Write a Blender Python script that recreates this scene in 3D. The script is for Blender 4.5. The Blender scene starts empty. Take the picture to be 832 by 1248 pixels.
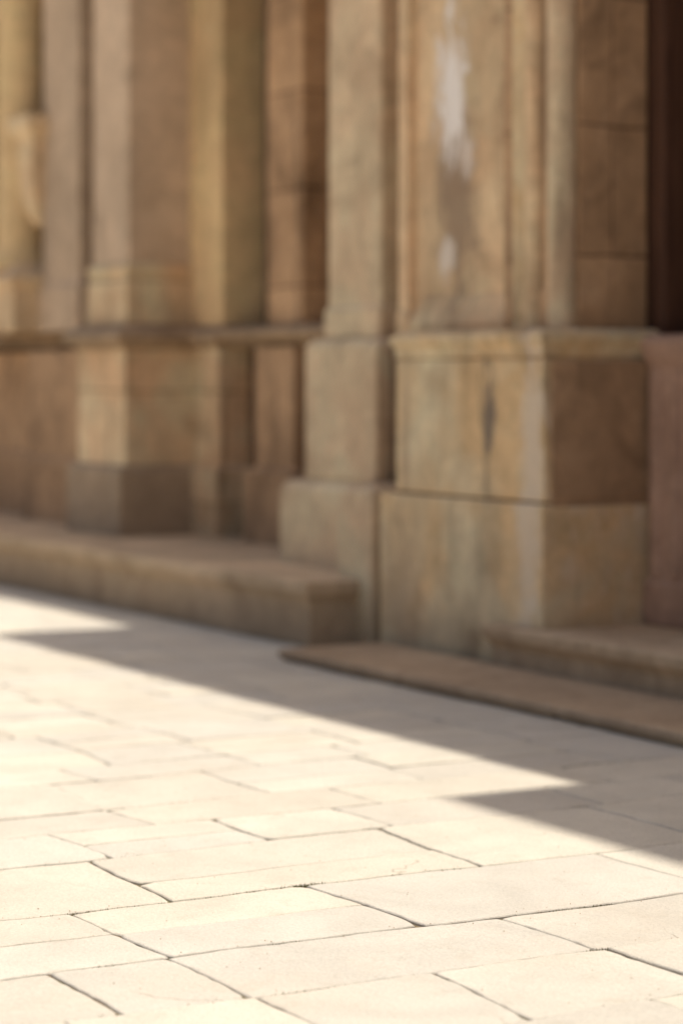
import bpy, math, random
from mathutils import Vector
random.seed(11)
S=bpy.context.scene
S.view_settings.view_transform='Standard'; S.view_settings.look='None'; S.view_settings.exposure=0
# ------------------------------------------------ node helpers
class NT:
    def __init__(s,name):
        s.m=bpy.data.materials.new(name); s.m.use_nodes=True; s.t=s.m.node_tree; s.t.nodes.clear()
        s.out=s.n('ShaderNodeOutputMaterial'); s.b=s.n('ShaderNodeBsdfPrincipled')
        s.t.links.new(s.b.outputs[0],s.out.inputs[0]); s.b.inputs['Roughness'].default_value=.85
        s.b.inputs['Specular IOR Level'].default_value=.25
        s.pos=s.n('ShaderNodeNewGeometry').outputs['Position']
    def n(s,t): return s.t.nodes.new(t)
    def put(s,sock,v):
        if v is None: return
        if isinstance(v,bpy.types.NodeSocket): s.t.links.new(v,sock)
        elif isinstance(v,(tuple,list)) and len(v)==3 and sock.type=='RGBA': sock.default_value=(*v,1)
        else: sock.default_value=v
    def math(s,op,a,b=None,clamp=False):
        n=s.n('ShaderNodeMath'); n.operation=op; n.use_clamp=clamp; s.put(n.inputs[0],a)
        if b is not None: s.put(n.inputs[1],b)
        return n.outputs[0]
    def noise(s,vec,scale,detail=5,rough=.6,dist=0):
        n=s.n('ShaderNodeTexNoise'); s.put(n.inputs['Vector'],vec); n.inputs['Scale'].default_value=scale
        n.inputs['Detail'].default_value=detail; n.inputs['Roughness'].default_value=rough; n.inputs['Distortion'].default_value=dist
        return n.outputs['Fac']
    def map(s,vec,scale=(1,1,1),loc=(0,0,0)):
        n=s.n('ShaderNodeMapping'); s.put(n.inputs['Vector'],vec); n.inputs['Scale'].default_value=scale; n.inputs['Location'].default_value=loc
        return n.outputs[0]
    def rng(s,v,a,b,c=0,d=1):
        n=s.n('ShaderNodeMapRange'); s.put(n.inputs[0],v)
        for i,x in enumerate((a,b,c,d)): n.inputs[i+1].default_value=x
        return n.outputs[0]
    def mix(s,f,a,b,mode='MIX'):
        n=s.n('ShaderNodeMix'); n.data_type='RGBA'; n.blend_type=mode
        s.put(n.inputs[0],f); s.put(n.inputs[6],a); s.put(n.inputs[7],b); return n.outputs[2]
    def grey(s,v):
        n=s.n('ShaderNodeCombineColor'); [s.put(n.inputs[i],v) for i in range(3)]; return n.outputs[0]
    def sep(s,v):
        n=s.n('ShaderNodeSeparateXYZ'); s.put(n.inputs[0],v); return n.outputs
    def comb(s,x,y,z):
        n=s.n('ShaderNodeCombineXYZ'); s.put(n.inputs[0],x); s.put(n.inputs[1],y); s.put(n.inputs[2],z); return n.outputs[0]
    def bump(s,h,strength=.4,dist=.01):
        n=s.n('ShaderNodeBump'); s.put(n.inputs['Height'],h); n.inputs['Strength'].default_value=strength; n.inputs['Distance'].default_value=dist
        s.t.links.new(n.outputs[0],s.b.inputs['Normal'])
    def fin(s,c): s.put(s.b.inputs['Base Color'],c); return s.m

G=1.62
WARM=(1.07,.98,.86)
def sc(c,g=None): 
    g=g or G
    return tuple(min(.78,x*g*w) for x,w in zip(c,WARM))
def stone(name,c1,c2,dark,brick=(1.15,.74),seam=.5,streak=.4,blot=.55,marks=(),off=0.0,gain=None):
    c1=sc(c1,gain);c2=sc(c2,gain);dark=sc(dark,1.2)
    k=NT(name); p=k.map(k.pos,loc=(off,off*.7,off*1.3))
    big=k.noise(p,1.5,6,.6,.8)
    col=k.mix(k.rng(big,.38,.62),c1,c2)
    dr=k.noise(k.map(p,(1,1,.8),(3,1,6)),.9,4,.55,.5); col=k.mix(1,col,k.grey(k.rng(dr,.35,.65,.8,1.12)),'MULTIPLY')
    bl=k.noise(k.map(p,(1,1,.8),(2,5,1)),2.2,8,.68,1.2)
    mid=tuple((a*.45+b*.55) for a,b in zip(c1,dark))
    col=k.mix(k.math('MULTIPLY',k.rng(bl,.5,.67),blot),col,mid)
    bl2=k.noise(k.map(p,(1,1,.75),(9,3,4)),2.8,7,.66,1.0)
    col=k.mix(k.math('MULTIPLY',k.rng(bl2,.54,.74),.5),col,tuple(min(.78,x*1.12+.05) for x in c2))
    st=k.noise(k.map(p,(2.8,2.8,.5)),1.0,6,.62,1.1)
    brk=k.noise(p,1.1,3,.5)
    col=k.mix(k.math('MULTIPLY',k.math('MULTIPLY',k.rng(st,.51,.68),k.rng(brk,.43,.59)),min(1,streak*1.3)),col,dark)
    pat=k.noise(p,7,6,.7,.6); col=k.mix(1,col,k.grey(k.rng(pat,.3,.7,.84,1.11)),'MULTIPLY')
    fine=k.noise(p,34,4,.7); col=k.mix(1,col,k.grey(k.rng(fine,.3,.7,.9,1.08)),'MULTIPLY')
    x,y,z=k.sep(k.pos)
    h=None
    if brick:
        wob=k.math('MULTIPLY',k.noise(k.pos,2.3,3),.05)
        bt=k.n('ShaderNodeTexBrick')
        k.put(bt.inputs['Vector'],k.comb(k.math('ADD',k.math('ADD',x,y),wob),k.math('ADD',z,k.math('ADD',wob,-.05+off*.11)),0.0))
        bt.inputs['Scale'].default_value=1; bt.inputs['Brick Width'].default_value=brick[0]; bt.inputs['Row Height'].default_value=brick[1]
        bt.inputs['Mortar Size'].default_value=.010; bt.inputs['Mortar Smooth'].default_value=.5
        k.put(bt.inputs['Color1'],(1.05,1.04,1.02)); k.put(bt.inputs['Color2'],(.82,.80,.78)); k.put(bt.inputs['Mortar'],(seam,seam*.92,seam*.85))
        col=k.mix(1,col,bt.outputs['Color'],'MULTIPLY'); h=bt.outputs['Fac']
    gr=k.math('ADD',z,k.math('MULTIPLY',k.noise(p,3,4),-.35))
    col=k.mix(k.rng(gr,-.15,.2,.45,0),col,dark)
    for (cu,cz,ru,rz,mc,amt) in marks:
        q=k.comb(k.math('DIVIDE',k.math('SUBTRACT',x,cu),ru),k.math('DIVIDE',k.math('SUBTRACT',z,cz),rz),0.0)
        ln=k.n('ShaderNodeVectorMath'); ln.operation='LENGTH'; k.put(ln.inputs[0],q)
        d=k.math('ADD',ln.outputs['Value'],k.rng(k.noise(k.map(p,(8,8,3.5)),1.4,6,.7,.8),.25,.75,-.9,.9))
        col=k.mix(k.rng(d,.5,1.25,amt,0),col,mc)
    hh=k.math('ADD',k.noise(p,22,6,.7),k.math('MULTIPLY',pat,1.2))
    if h is not None: hh=k.math('SUBTRACT',hh,k.math('MULTIPLY',h,1.5))
    k.bump(hh,.55,.012)
    return k.fin(col)

TAN=(.45,.325,.215); ORG=(.50,.335,.20); GRY=(.34,.275,.205); PALE=(.50,.395,.285); DK=(.135,.09,.058)
M_main =stone('stone_main_pier',ORG,PALE,DK,brick=None,streak=.5,blot=.4,off=1.0,
   marks=[(-10.37,1.28,.06,.34,(.18,.145,.115),.85),(-11.2,.35,.2,.4,(.42,.28,.17),.5),(-9.98,.9,.10,.9,(.78,.65,.50),.7),(-11.2,1.2,.05,.4,(.34,.22,.14),.5)])
M_panel=stone('stone_shaft_panel',(.42,.30,.195),(.48,.355,.24),DK,brick=None,streak=.6,blot=.75,off=3.0,
   marks=[(-11.2,2.5,.22,.7,(.25,.175,.12),.7),(-11.25,3.08,.15,.34,(.90,.82,.74),1.0),(-11.3,2.14,.08,.14,(.82,.72,.61),.8),(-11.1,2.72,.08,.12,(.78,.67,.57),.8)])
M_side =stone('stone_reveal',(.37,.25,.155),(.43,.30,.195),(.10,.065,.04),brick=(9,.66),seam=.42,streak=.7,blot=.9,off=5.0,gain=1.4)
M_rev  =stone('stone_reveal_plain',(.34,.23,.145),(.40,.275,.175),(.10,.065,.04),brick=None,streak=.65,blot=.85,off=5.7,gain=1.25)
M_roll =stone('stone_rolls',(.43,.315,.21),(.50,.375,.26),DK,brick=None,streak=.3,off=5.5)
M_wing =stone('stone_wing',(.43,.335,.24),(.50,.39,.285),DK,brick=None,streak=.45,off=7.0)
M_tan  =stone('stone_tan',TAN,PALE,DK,off=2.0,brick=(1.9,.8),seam=.65,streak=.35)
M_grey =stone('stone_grey',GRY,(.29,.23,.17),DK,off=4.0,brick=None,streak=.3,blot=.4,gain=1.3)
M_shaft=stone('stone_grey_shaft',(.38,.305,.235),(.42,.34,.265),DK,off=6.0,brick=None,streak=.25,blot=.4,gain=1.5)
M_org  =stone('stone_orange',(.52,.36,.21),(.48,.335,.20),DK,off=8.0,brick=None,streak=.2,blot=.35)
M_dark =stone('stone_recess_shade',(.17,.108,.07),(.22,.145,.095),(.06,.04,.025),off=9.0,brick=(1.0,.7),streak=.5,gain=.85)  # recess and groove shade put into the stone colour; pier joint shares it
M_mold =stone('stone_moulding',(.27,.21,.15),(.34,.26,.185),(.08,.055,.04),off=10.0,brick=None,streak=.6,gain=1.25)
M_step =stone('stone_step',(.40,.32,.23),(.46,.37,.27),(.17,.115,.075),off=12.0,brick=None,streak=.4,gain=1.5)
M_kerb =stone('stone_kerb',(.40,.32,.24),(.44,.36,.27),(.17,.12,.08),off=13.0,brick=None,streak=.25,gain=1.35)
M_pink =stone('stone_pink',(.34,.23,.18),(.39,.27,.215),(.14,.08,.06),off=14.0,brick=None,streak=.4,gain=1.3)

def wood():
    k=NT('door_wood'); g=k.noise(k.map(k.pos,(14,14,1.2)),1.5,6,.65,.8)
    c=k.mix(k.rng(g,.3,.7),(.065,.030,.018),(.13,.062,.036)); k.bump(g,.4,.004); k.b.inputs['Roughness'].default_value=.6; return k.fin(c)
M_wood=wood()
def iron():
    k=NT('door_iron'); k.b.inputs['Metallic'].default_value=.7; k.b.inputs['Roughness'].default_value=.6; return k.fin(k.mix(k.noise(k.pos,20),(.02,.02,.02),(.07,.05,.04)))
M_iron=iron()
def roofm():
    k=NT('roof_tiles'); bt=k.n('ShaderNodeTexBrick'); x,y,z=k.sep(k.pos); k.put(bt.inputs['Vector'],k.comb(x,k.math('ADD',y,z),0.0))
    bt.inputs['Scale'].default_value=1; bt.inputs['Brick Width'].default_value=.3; bt.inputs['Row Height'].default_value=.28; bt.inputs['Mortar Size'].default_value=.01
    k.put(bt.inputs['Color1'],(.20,.10,.06)); k.put(bt.inputs['Color2'],(.13,.07,.05)); k.put(bt.inputs['Mortar'],(.03,.02,.02)); return k.fin(bt.outputs['Color'])
M_roof=roofm()

# ------------------------------------------------ mesh helpers
def empty(name):
    e=bpy.data.objects.new(name,None); S.collection.objects.link(e); return e
def mkobj(name,verts,faces,mat,parent=None,smooth=False):
    me=bpy.data.meshes.new(name); me.from_pydata(verts,[],faces); me.materials.append(mat); me.update()
    if smooth: me.shade_smooth()
    o=bpy.data.objects.new(name,me); S.collection.objects.link(o)
    if parent: o.parent=parent
    return o
def rl(name,u0,u1,v0,v1,prof,mat,parent,bev=.012):
    V=[];F=[]
    for z,o in prof: V+=[(u0-o,v0-o,z),(u1+o,v0-o,z),(u1+o,v1,z),(u0-o,v1,z)]
    F.append((3,2,1,0))
    for i in range(len(prof)-1):
        a=i*4;b=a+4
        for j in range(4): F.append((a+j,a+(j+1)%4,b+(j+1)%4,b+j))
    n=len(prof)*4; F.append((n-4,n-3,n-2,n-1))
    o=mkobj(name,V,F,mat,parent)
    if bev:
        m=o.modifiers.new('bevel','BEVEL'); m.width=bev; m.segments=2; m.limit_method='ANGLE'; m.angle_limit=math.radians(35)
    return o
def rod(name,u,v,z0,z1,r,mat,parent,seg=20,prof=None):
    prof=prof or [(z0,r),(z1,r)]; V=[];F=[]
    for z,rr in prof:
        for i in range(seg):
            a=2*math.pi*i/seg; V.append((u+rr*math.cos(a),v+rr*math.sin(a),z))
    for k in range(len(prof)-1):
        for i in range(seg):
            j=(i+1)%seg; F.append((k*seg+i,k*seg+j,(k+1)*seg+j,(k+1)*seg+i))
    F.append(tuple(range(seg))[::-1]); F.append(tuple((len(prof)-1)*seg+i for i in range(seg)))
    o=mkobj(name,V,F,mat,parent,smooth=False)
    o.data.shade_smooth()
    try: o.data.set_sharp_from_angle(angle=math.radians(45))
    except Exception: pass
    return o

church=empty('stone_church')
C=church
# ---------- body masses
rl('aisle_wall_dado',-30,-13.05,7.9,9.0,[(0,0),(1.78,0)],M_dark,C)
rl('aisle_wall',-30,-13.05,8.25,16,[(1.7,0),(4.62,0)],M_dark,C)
rl('aisle_frieze',-30,-13.4,7.78,16,[(4.62,0),(4.70,.03),(4.74,.12),(4.80,.13),(4.86,.14)],M_tan,C)
rl('aisle_cornice',-30.1,-13.3,7.44,15.9,[(4.865,.0),(4.92,.03),(4.95,.12),(5.02,.12)],M_mold,C)
mkobj('aisle_roof',[(-30.1,7.9,5.03),(-13.2,7.9,5.03),(-13.2,16,8.2),(-30.1,16,8.2),(-30.1,16,5.03),(-13.2,16,5.03)],
      [(0,1,2,3),(0,3,4),(1,5,2),(3,2,5,4),(0,4,5,1)],M_roof,C)
rl('tower_wall',-13.1,-10.0,7.62,16,[(0,0),(6.25,0)],M_tan,C)
rl('tower_wall_right',-7.9,-7.45,7.62,16,[(0,0),(6.25,0)],M_tan,C)
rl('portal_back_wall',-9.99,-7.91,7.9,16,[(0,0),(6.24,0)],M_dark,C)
rl('portal_lintel',-9.99,-7.91,7.25,7.89,[(4.3,0),(4.4,.0),(4.45,-.03),(6.24,-.03)],M_tan,C)
rl('tower_frieze',-13.22,-7.38,7.24,16,[(6.25,0),(7.6,0)],M_tan,C)
rl('tower_cornice',-13.22,-7.38,7.2,16,[(7.601,-.04),(7.68,.0),(7.76,.09),(7.88,.09)],M_mold,C)
rl('nave_wall',-7.29,4,7.45,16,[(0,0),(9.9,0)],M_tan,C)
rl('nave_cornice',-7.25,4,7.2,16,[(9.9,-.04),(10.02,0),(10.1,.09),(10.22,.09)],M_mold,C)
mkobj('nave_roof',[(-7.2,7.7,10.23),(4,7.7,10.23),(4,16,13.5),(-7.2,16,13.5),(-7.2,16,10.23),(4,16,10.23)],
      [(0,1,2,3),(0,3,4),(1,5,2),(3,2,5,4),(0,4,5,1)],M_roof,C)

def far_pier(du,tag):
    g=tag
    rl('buttress_base'+g,-16.62+du,-15.66+du,7.04,8.2,[(.30,0),(.84,0),(.87,-.03)],M_grey,C,.02)
    rl('buttress_die'+g,-16.55+du,-15.72+du,7.11,8.2,[(.86,0),(1.345,0),(1.35,-.008),(1.36,-.008),(1.365,0),(1.70,0)],M_tan,C,.02)
    rl('buttress_moulding'+g,-16.55+du,-15.72+du,7.11,8.2,[(1.70,.0),(1.73,.03),(1.76,.09),(1.81,.10),(1.85,.05),(1.88,-.02)],M_mold,C)
    rl('buttress_shaft_base'+g,-16.53+du,-15.86+du,7.19,8.2,[(1.87,.02),(2.18,.02),(2.24,.0),(2.28,.035),(2.34,-.02)],M_tan,C,.02)
    rl('buttress_shaft'+g,-16.52+du,-15.88+du,7.21,8.2,[(2.33,0),(4.6,0)],M_shaft,C,.02)
    rl('buttress_side'+g,-15.9+du,-15.34+du,7.66,8.24,[(.30,.05),(.85,.05),(.87,0),(1.71,0)],M_tan,C)
    rl('buttress_side_moulding'+g,-15.9+du,-15.34+du,7.66,8.22,[(1.705,.0),(1.76,.07),(1.81,.08),(1.87,-.02)],M_mold,C)
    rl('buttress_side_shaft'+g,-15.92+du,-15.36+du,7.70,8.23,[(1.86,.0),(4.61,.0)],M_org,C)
    rl('bay_pilaster'+g,-14.78+du,-14.22+du,7.66,8.23,[(.30,.06),(.86,.06),(.89,0),(1.71,0)],M_rev,C)
    rl('bay_pilaster_shaft'+g,-14.75+du,-14.24+du,7.74,8.22,[(1.86,0),(4.61,0)],M_side,C)
    rod('bay_colonnette'+g,-15.2+du,8.05,1.86,4.61,.09,M_dark,C)
    rod('bay_colonnette_b'+g,-14.98+du,8.15,1.86,4.61,.07,M_dark,C)
    rod('bay_colonnette_c'+g,-14.08+du,8.0,1.86,4.61,.09,M_rev,C)
    rod('bay_colonnette_d'+g,-13.8+du,8.1,1.86,4.61,.08,M_dark,C)
    rl('pilaster_base'+g,-18.06+du,-16.64+du,7.32,8.2,[(.30,.03),(.85,.03),(.88,0),(1.71,0)],M_rev,C)
    rl('pilaster_shaft'+g,-18.04+du,-17.3+du,7.44,8.2,[(1.86,.03),(2.2,.03),(2.26,0),(4.61,0)],M_shaft,C)
    rod('pilaster_colonnette'+g,-17.1+du,7.95,1.86,4.61,.11,M_dark,C)
    rl('pilaster_corbel'+g,-18.3+du,-18.02+du,7.36,7.9,[(2.72,-.08),(2.85,-.02),(3.0,.01),(3.4,.03),(3.5,.09),(3.6,.09)],M_roll,C)
    rl('bay_sill'+g,-19.4+du,-18.07+du,7.2,8.2,[(1.86,0),(2.2,0),(2.26,.04),(2.30,.04),(2.42,-.1)],M_roll,C)
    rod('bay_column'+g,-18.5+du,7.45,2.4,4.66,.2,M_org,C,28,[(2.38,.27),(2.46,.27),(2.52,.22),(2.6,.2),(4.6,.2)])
for i,du in enumerate((0,-4.6,-9.2)): far_pier(du,'' if i==0 else '_%d'%i)
rl('bay_dado',-30,-18.1,7.56,8.2,[(.30,.04),(.86,.04),(.89,0),(1.71,0)],M_rev,C)
rl('string_course',-30,-13.12,7.7,8.24,[(1.712,-.04),(1.74,.0),(1.78,.09),(1.82,.10),(1.858,.02)],M_mold,C)

def main_pier(mir,tag):
    def R(n,u0,u1,v0,v1,p,m,b=.012):
        if mir: u0,u1=-17.76-u1,-17.76-u0
        rl(n+tag,u0,u1,v0,v1,p,m,C,b)
    def Q(n,u,v,z0,z1,r,m):
        if mir: u=-17.76-u
        rod(n+tag,u,v,z0,z1,r,m,C)
    T=6.22
    R('wing_base',-13.1,-11.62,6.95,7.7,[(0,0),(.84,0),(.885,-.05)],M_wing,.03)
    R('wing_die',-12.9,-12.02,7.02,7.7,[(.88,0),(1.70,0),(1.735,-.04)],M_wing,.035)
    R('wing_shaft',-12.78,-12.15,7.12,7.7,[(1.73,.02),(1.9,.02),(1.93,0),(T,0)],M_wing,.02)
    R('wing_infill',-12.0,-11.60,6.74,7.7,[(0,0),(.86,0),(.9,-.04)],M_wing,.02)
    R('wing_infill_upper',-12.01,-11.88,6.93,7.7,[(.89,0),(1.68,0),(1.72,-.03)],M_wing,.02)
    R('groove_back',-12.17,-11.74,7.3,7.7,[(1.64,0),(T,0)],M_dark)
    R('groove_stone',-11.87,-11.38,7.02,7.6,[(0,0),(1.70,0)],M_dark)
    Q('groove_roll',-12.0,7.3,1.74,T,.05,M_rev)
    R('pier_base_course',-11.44,-9.86,6.70,7.43,[(0,.0),(.86,0),(.872,-.012)],M_main,.016)
    R('pier_joint',-11.36,-9.9,6.735,7.4,[(.87,0),(.884,0)],M_dark,0)
    R('pier_die',-11.30,-9.875,6.72,7.43,[(.883,-.01),(.893,0),(1.585,0),(1.60,-.01)],M_main,.016)
    R('pier_cap',-11.30,-9.875,6.715,7.42,[(1.602,0),(1.66,.005),(1.675,.025),(1.72,.025),(1.745,-.03)],M_main,.008)
    R('pier_strip_left',-11.50,-11.32,6.86,7.4,[(.883,0),(1.60,0),(1.64,.02),(1.70,.02),(1.74,-.02)],M_rev)
    R('shaft_core',-11.74,-10.08,7.045,7.44,[(1.742,0),(T,0)],M_panel)
    R('shaft_sill',-11.60,-10.62,6.97,7.3,[(1.744,0),(1.80,0),(1.95,-.07)],M_panel)
    R('shaft_stile_left',-11.745,-11.62,6.98,7.3,[(1.742,.0),(1.85,.0),(1.88,-.01),(T,-.01)],M_roll)
    R('shaft_fillet_a',-10.66,-10.53,7.0,7.3,[(1.743,0),(T,0)],M_side)
    R('shaft_fillet_b',-10.53,-10.40,6.96,7.3,[(1.743,0),(T,0)],M_main)
    R('shaft_corner',-10.22,-10.03,6.945,7.44,[(1.743,.015),(1.92,.015),(1.96,0),(T,0)],M_rev)
    Q('shaft_roll_a',-10.33,6.98,1.744,T,.06,M_roll)
    Q('shaft_roll_b',-10.075,6.965,1.744,T,.075,M_wing)
    R('reveal_die',-9.9,-9.862,6.76,7.43,[(.26,0),(.87,0),(.885,-.008),(.9,0),(1.585,0)],M_rev,.004)
    R('reveal_shaft',-10.06,-10.0,7.02,7.22,[(1.742,0),(T,0)],M_side,.01)
    R('reveal_shaft_inner',-10.06,-10.012,7.228,7.45,[(1.742,0),(T,0)],M_side,.01)
    R('door_plinth',-9.855,-9.25,7.3,7.62,[(.26,.0),(.46,0),(.50,-.02),(1.55,-.02),(1.6,.0),(1.68,.015),(1.715,-.02)],M_pink)
    Q('door_plinth_roll',-9.60,7.325,.51,1.55,.03,M_pink)
    Q('door_plinth_roll_b',-9.75,7.325,.51,1.55,.03,M_pink)
main_pier(False,''); main_pier(True,'_east')

rl('door_frame',-10.1,-9.9,7.47,7.8,[(.26,0),(1.7,0),(4.3,0)],M_wood,C)
rl('door_frame_right',-7.86,-7.66,7.47,7.8,[(.26,0),(4.3,0)],M_wood,C)
rl('door_leaf',-9.9,-7.86,7.66,7.8,[(.26,0),(4.3,0)],M_wood,C)
for i in range(4):
    for j in range(5):
        rl('door_panel_%d_%d'%(i,j),-9.8+i*.475,-9.8+i*.475+.38,7.63,7.7,[(.45+j*.76,0),(1.05+j*.76,0)],M_wood,C,.02)
rod('door_ring',-8.95,7.6,1.3,1.42,.03,M_iron,C)

# ---------- steps and kerb (each step is a run of long stones)
def steprun(name,u0,u1,v0,v1,prof,lens):
    e=empty(name); u=u1; i=0
    while u>u0:
        a=max(u0,u-random.uniform(*lens)); dv=random.uniform(-.004,.004)
        V=[];F=[]
        last=(i==0); first=(a<=u0)
        for z,o in prof:
            r=u+(o if last else -.003); l_=a-(o if first else -.003)
            V+=[(l_,v0-o+dv,z),(r,v0-o+dv,z),(r,v1,z),(l_,v1,z)]
        F.append((3,2,1,0))
        for k in range(len(prof)-1):
            p=k*4;q=p+4
            for j in range(4): F.append((p+j,p+(j+1)%4,q+(j+1)%4,q+j))
        n=len(prof)*4; F.append((n-4,n-3,n-2,n-1))
        o=mkobj('stone_%d'%i,V,F,M_step,e); m=o.modifiers.new('bevel','BEVEL'); m.width=.007; m.segments=2; m.limit_method='ANGLE'; m.angle_limit=math.radians(35)
        u=a;i+=1
steprun('stone_step',-30,-11.77,6.44,7.95,[(0,0),(.25,0),(.265,.012),(.28,.012),(.29,.045),(.36,.05),(.37,.04)],(1.5,2.3))
steprun('stone_step.001',-10.2,-4.0,6.63,7.66,[(0,0),(.155,0),(.165,.012),(.18,.012),(.195,.04),(.25,.045),(.26,.035)],(1.6,2.2))
kerb=empty('stone_kerb')
u=-11.32;i=0
while u<4:
    L=random.uniform(1.0,1.6); 
    rl('kerb_stone_%d'%i,u,u+L-.008,6.0+random.uniform(-.006,.006),6.64,[(-.02,-.02),(.014,-.02),(.025,0),(.055,0),(.063,-.01)],M_kerb,kerb,.008)
    u+=L;i+=1

# ------------------------------------------------ paving
def slabmat():
    k=NT('paving_stone'); ri=k.n('ShaderNodeNewGeometry').outputs['Random Per Island']
    p=k.pos
    cr=k.n('ShaderNodeValToRGB'); k.put(cr.inputs[0],ri); e=cr.color_ramp.elements
    e[0].position=0;e[0].color=(.62,.565,.465,1);e[1].position=1;e[1].color=(.585,.525,.43,1)
    for pos,c in ((.2,(.575,.53,.455)),(.4,(.63,.575,.475)),(.6,(.605,.545,.445)),(.8,(.565,.52,.445))):
        x=e.new(pos); x.color=(*c,1)
    sh=k.comb(k.math('MULTIPLY',ri,37.0),k.math('MULTIPLY',ri,11.0),0.0)
    va=k.n('ShaderNodeVectorMath'); va.operation='ADD'; k.put(va.inputs[0],p); k.put(va.inputs[1],sh); q=va.outputs[0]
    a=k.noise(q,2.2,6,.62,.6); col=k.mix(1,cr.outputs[0],k.grey(k.rng(a,.3,.7,.88,1.07)),'MULTIPLY')
    b=k.noise(q,9,7,.72,.3); col=k.mix(k.rng(b,.54,.72,0,.38),col,(.44,.375,.285))
    f=k.noise(q,95,5,.8); col=k.mix(1,col,k.grey(k.rng(f,.3,.7,.84,1.1)),'MULTIPLY')
    pit=k.noise(q,240,2,.5); col=k.mix(k.rng(pit,.63,.71,0,.55),col,(.26,.21,.155))
    br=k.noise(p,1.6,5,.65); col=k.mix(k.rng(br,.54,.77,0,.35),col,(.53,.44,.335))
    # rare hairline cracks
    cv=k.n('ShaderNodeTexVoronoi'); cv.feature='DISTANCE_TO_EDGE'; cv.inputs['Scale'].default_value=.8
    wv=k.n('ShaderNodeVectorMath'); wv.operation='ADD'; k.put(wv.inputs[0],q)
    k.put(wv.inputs[1],k.grey(k.math('MULTIPLY',k.noise(q,4,3,.5),.2))); k.put(cv.inputs['Vector'],wv.outputs[0])
    cf=k.math('MULTIPLY',k.rng(cv.outputs['Distance'],.0,.004,1,0),k.rng(k.noise(q,1.3,3),.57,.62,0,.5))
    col=k.mix(cf,col,(.26,.20,.13))
    h=k.math('ADD',k.math('MULTIPLY',k.noise(q,14,7,.75),1.0),k.math('MULTIPLY',f,.6))
    h=k.math('ADD',h,k.math('MULTIPLY',k.noise(q,3,3,.5),1.8)); h=k.math('SUBTRACT',h,k.math('MULTIPLY',cf,.5))
    k.bump(h,.8,.010); k.b.inputs['Roughness'].default_value=.8
    return k.fin(col)
def bedmat():
    k=NT('joint_soil'); n1=k.noise(k.pos,3.5,5,.7); n2=k.noise(k.pos,120,4,.7)
    c=k.mix(k.rng(n1,.42,.6),(.18,.13,.08),(.14,.13,.055)); c=k.mix(1,c,k.grey(k.rng(n2,.3,.7,.5,1.4)),'MULTIPLY')
    k.bump(n2,.8,.006); return k.fin(c)
def groundmat():
    k=NT('ground_paving'); bt=k.n('ShaderNodeTexBrick'); x,y,z=k.sep(k.pos); k.put(bt.inputs['Vector'],k.comb(y,x,0.0))
    bt.inputs['Scale'].default_value=1; bt.inputs['Brick Width'].default_value=.9; bt.inputs['Row Height'].default_value=.5; bt.inputs['Mortar Size'].default_value=.008
    k.put(bt.inputs['Color1'],(.60,.54,.45)); k.put(bt.inputs['Color2'],(.55,.49,.41)); k.put(bt.inputs['Mortar'],(.22,.17,.11))
    c=k.mix(1,bt.outputs['Color'],k.grey(k.rng(k.noise(k.pos,4,6,.7),.3,.7,.8,1.12)),'MULTIPLY'); return k.fin(c)
M_slab=slabmat(); M_bed=bedmat()
mkobj('ground',[(-400,-400,-.04),(400,-400,-.04),(400,400,-.04),(-400,400,-.04)],[(0,1,2,3)],groundmat())
U0,U1,V0,V1=-32,8,-10,6.9
rows=[-4.72,-5.21,-5.66,-6.28,-6.95,-7.36,-7.70,-8.31]
while rows[-1]>U0: rows.append(rows[-1]-random.choice([.28,.32,.36,.42,.48,.52]))
up=[-4.72]
while up[-1]<U1: up.append(up[-1]+random.uniform(.4,.68))
rows=sorted(set(rows+up))
explicit={-5.66:[2.36,2.68,3.69,4.6],-6.28:[1.75,2.66,3.42,4.45,5.2],-6.95:[2.3,3.01,4.06,4.9],-7.36:[2.4,3.07,3.65,4.12,5.0],
          -7.70:[2.7,3.42,4.3,5.3],-8.31:[2.6,3.45,4.06,4.75]}
ph={r:(random.uniform(0,6),random.uniform(0,6),random.uniform(0,6)) for r in rows}
def wob(r,v):
    a,b,c=ph[r] if r in ph else (r*3,r*5,r*7)
    return r+.020*math.sin(v*1.1+a)+.009*math.sin(v*3.7+b)+.004*math.sin(v*13+c)
V=[];F=[]
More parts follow.
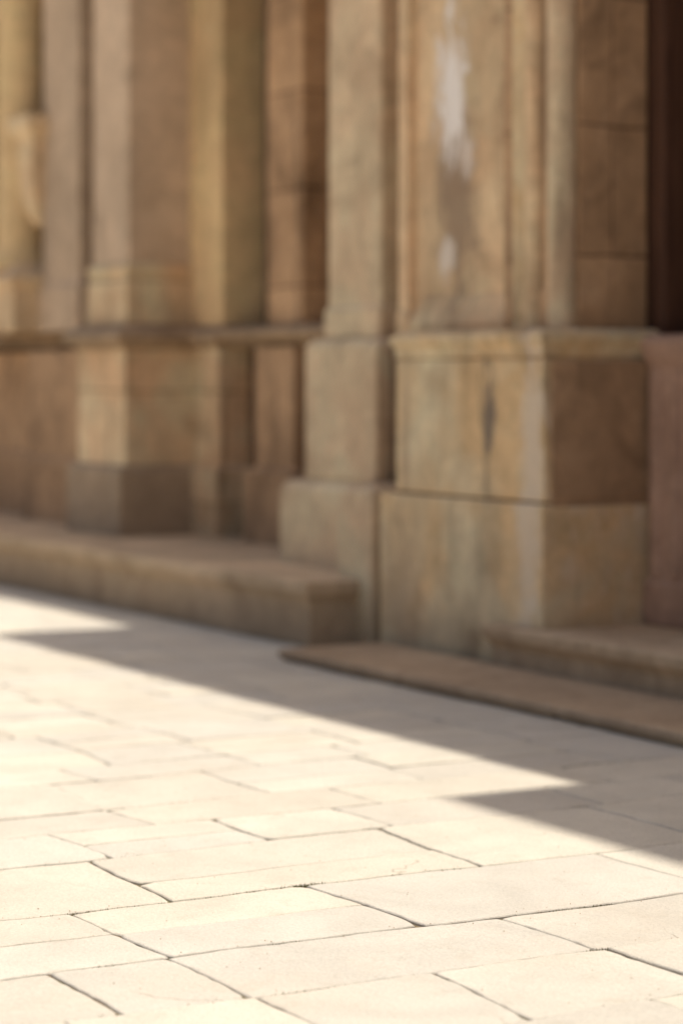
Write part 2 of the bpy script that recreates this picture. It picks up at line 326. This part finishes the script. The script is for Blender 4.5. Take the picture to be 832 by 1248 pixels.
def slab(r0,r1,va,vb,sa,sb,ub):
    g=[random.choice([.0012,.0016,.0022,.003,.004,.0055]) for _ in range(4)]
    nv=max(4,int((vb-va)/.04)); nu=max(4,int((r1-r0)/.04))
    ja=lambda u: va+sa*(u-ub)+.006*math.sin(u*9+va*5)
    jb=lambda u: vb+sb*(u-ub)+.006*math.sin(u*9+vb*5)
    pts=[]
    c=random.uniform(0,99)
    def nz(t): return .0018*math.sin(t*31+c)+.0014*math.sin(t*67+2*c)+random.uniform(-.002,.002)
    for t in range(nv): 
        v=va+(vb-va)*t/nv; pts.append([wob(r0,v)+g[0]+nz(v),v])
    for t in range(nu):
        f=t/nu; u=r0+(r1-r0)*f; pts.append([u,jb(u)-g[1]+nz(u)])
    for t in range(nv):
        v=vb-(vb-va)*t/nv; pts.append([wob(r1,v)-g[2]+nz(v),v])
    for t in range(nu):
        f=t/nu; u=r1-(r1-r0)*f; pts.append([u,ja(u)+g[3]+nz(u)])
    cor=[0,nv,nv+nu,2*nv+nu]; n=len(pts)
    cx=sum(p[0] for p in pts)/n; cy=sum(p[1] for p in pts)/n
    hx=(r1-r0)/2; hy=(vb-va)/2
    for i,ci in enumerate(cor):
        r=random.choice([.002,.003,.005,.007,.009,.02])
        u_=wob(r0,pts[ci][1])+g[0] if i in(0,1) else wob(r1,pts[ci][1])-g[2]
        v_=(ja(u_)+g[3]) if i in (0,3) else (jb(u_)-g[1])
        pts[ci]=[u_+(r if u_<cx else -r)*.6, v_+(r if v_<cy else -r)*.6]
    for i,p in enumerate(pts):
        if i in cor: continue
        u=p[0]
        lo,hi=ja(u)+g[3]*.5,jb(u)-g[1]*.5
        p[1]=min(max(p[1],lo),hi)
    zt=random.uniform(-.0022,.0022); ta=random.uniform(-.005,.005); tb=random.uniform(-.004,.004)
    base=len(V)
    for d,dz in ((0,-.035),(0,-.005),(.0025,-.0016),(.008,0)):
        for p in pts:
            x=cx+(p[0]-cx)*(1-d/hx); y=cy+(p[1]-cy)*(1-d/hy)
            V.append((x,y,zt+ta*(x-cx)+tb*(y-cy)+dz))
    for k_ in range(3):
        for i in range(n):
            j=(i+1)%n; F.append((base+k_*n+i,base+k_*n+j,base+(k_+1)*n+j,base+(k_+1)*n+i))
    F.append(tuple(base+3*n+i for i in range(n)))
for a,b in zip(rows[:-1],rows[1:]):
    ex=explicit.get(a)
    js=[]
    if ex:
        v=ex[0]
        while v>V0: v-=random.uniform(.5,1.0); js.append(v)
        js=js[::-1]+ex; v=ex[-1]
    else:
        v=V0-random.random(); js=[v]
    while v<V1:
        v+=random.choice([random.uniform(.35,.65),random.uniform(.5,.9)]); js.append(v)
    sl=[random.uniform(-.08,.08) for _ in js]
    for i in range(len(js)-1):
        if b-a>.4 and random.random()<(.25 if ex else .3) :
            m=a+(b-a)*random.uniform(.42,.6); ph[m]=tuple(.5*(p+q) for p,q in zip(ph[a],ph[b]))
            slab(a,m,js[i],js[i+1],sl[i],sl[i+1],a); slab(m,b,js[i],js[i+1],sl[i],sl[i+1],a)
        else: slab(a,b,js[i],js[i+1],sl[i],sl[i+1],a)
pav=mkobj('pavement',V,F,M_slab)
mkobj('joint_bed',[(U0-1,V0-1,-.009),(U1+1,V0-1,-.009),(U1+1,V1,-.009),(U0-1,V1,-.009)],[(0,1,2,3)],M_bed,pav)

def mossmat():
    k=NT('moss'); return k.fin(k.mix(k.noise(k.pos,60),(.10,.11,.035),(.22,.20,.08)))
MV=[];MF=[]
def blade(x,y,s):
    a=random.uniform(0,6.28);l=random.uniform(.4,1)*s;w=.12*l+.0008; t=random.uniform(-.6,.6);b=len(MV)
    MV.extend([(x-w*math.cos(a),y-w*math.sin(a),-.009),(x+w*math.cos(a),y+w*math.sin(a),-.009),(x+t*l*math.sin(a),y+t*l*math.cos(a),-.009+l)]); MF.append((b,b+1,b+2))
for r in rows:
    if -12<r<-4.5:
        for _ in range(10):
            v=random.uniform(1.5,5.8); n=random.randint(30,130); L=random.uniform(.03,.35)
            for _ in range(n):
                vv=v+random.gauss(0,L*.5); blade(wob(r,vv)+random.gauss(0,.003),vv,random.uniform(.007,.013))
for _ in range(220): blade(wob(-6.28,3.42)+random.gauss(0,.008),3.42+random.gauss(0,.035),random.uniform(.010,.018))
mkobj('joint_moss',MV,MF,mossmat())
GV=[];GF=[]
for _ in range(1500):
    x=random.uniform(-12,-4.6);y=random.uniform(1.2,6.0)
    if random.random()<.6: r=random.choice([q for q in rows if -12<q<-4.6]); x=wob(r,y)+random.gauss(0,.02)
    s=random.uniform(.0010,.0028);b=len(GV)
    GV.extend([(x-s,y,.001),(x+s,y+s*.3,.001),(x,y+s,.001),(x,y-s,.001),(x+.2*s,y,.001+s*1.2)])
    GF.extend([(b,b+3,b+4),(b+3,b+1,b+4),(b+1,b+2,b+4),(b+2,b,b+4)])
mkobj('grit',GV,GF,M_kerb)

# ------------------------------------------------ light
el=76
w=bpy.data.worlds.new('World'); S.world=w; w.use_nodes=True; t=w.node_tree
sky=t.nodes.new('ShaderNodeTexSky'); sky.sky_type='NISHITA'; sky.sun_disc=False; sky.sun_elevation=math.radians(el); sky.sun_rotation=0
sky.dust_density=6; sky.air_density=1; sky.ozone_density=.4
bg=t.nodes['Background']; bg.inputs[1].default_value=.125; t.links.new(sky.outputs[0],bg.inputs[0])
l=bpy.data.lights.new('sun','SUN'); l.energy=5; l.angle=math.radians(.7); l.color=(1,.945,.85)
lo=bpy.data.objects.new('sun',l); S.collection.objects.link(lo); lo.rotation_euler=(math.radians(-(90-el)),0,0); lo.location=(0,10,30)
# ------------------------------------------------ camera
c=bpy.data.cameras.new('camera'); co=bpy.data.objects.new('camera',c); S.collection.objects.link(co)
co.location=(0,0,1.5); co.rotation_euler=(math.radians(90),0,math.radians(60.55))
c.sensor_fit='VERTICAL'; c.sensor_height=36; c.sensor_width=24; c.lens=85; c.shift_y=-.1314; c.clip_end=1500
c.dof.use_dof=True; c.dof.focus_distance=6.7; c.dof.aperture_fstop=1.4; c.dof.aperture_blades=0
S.camera=co
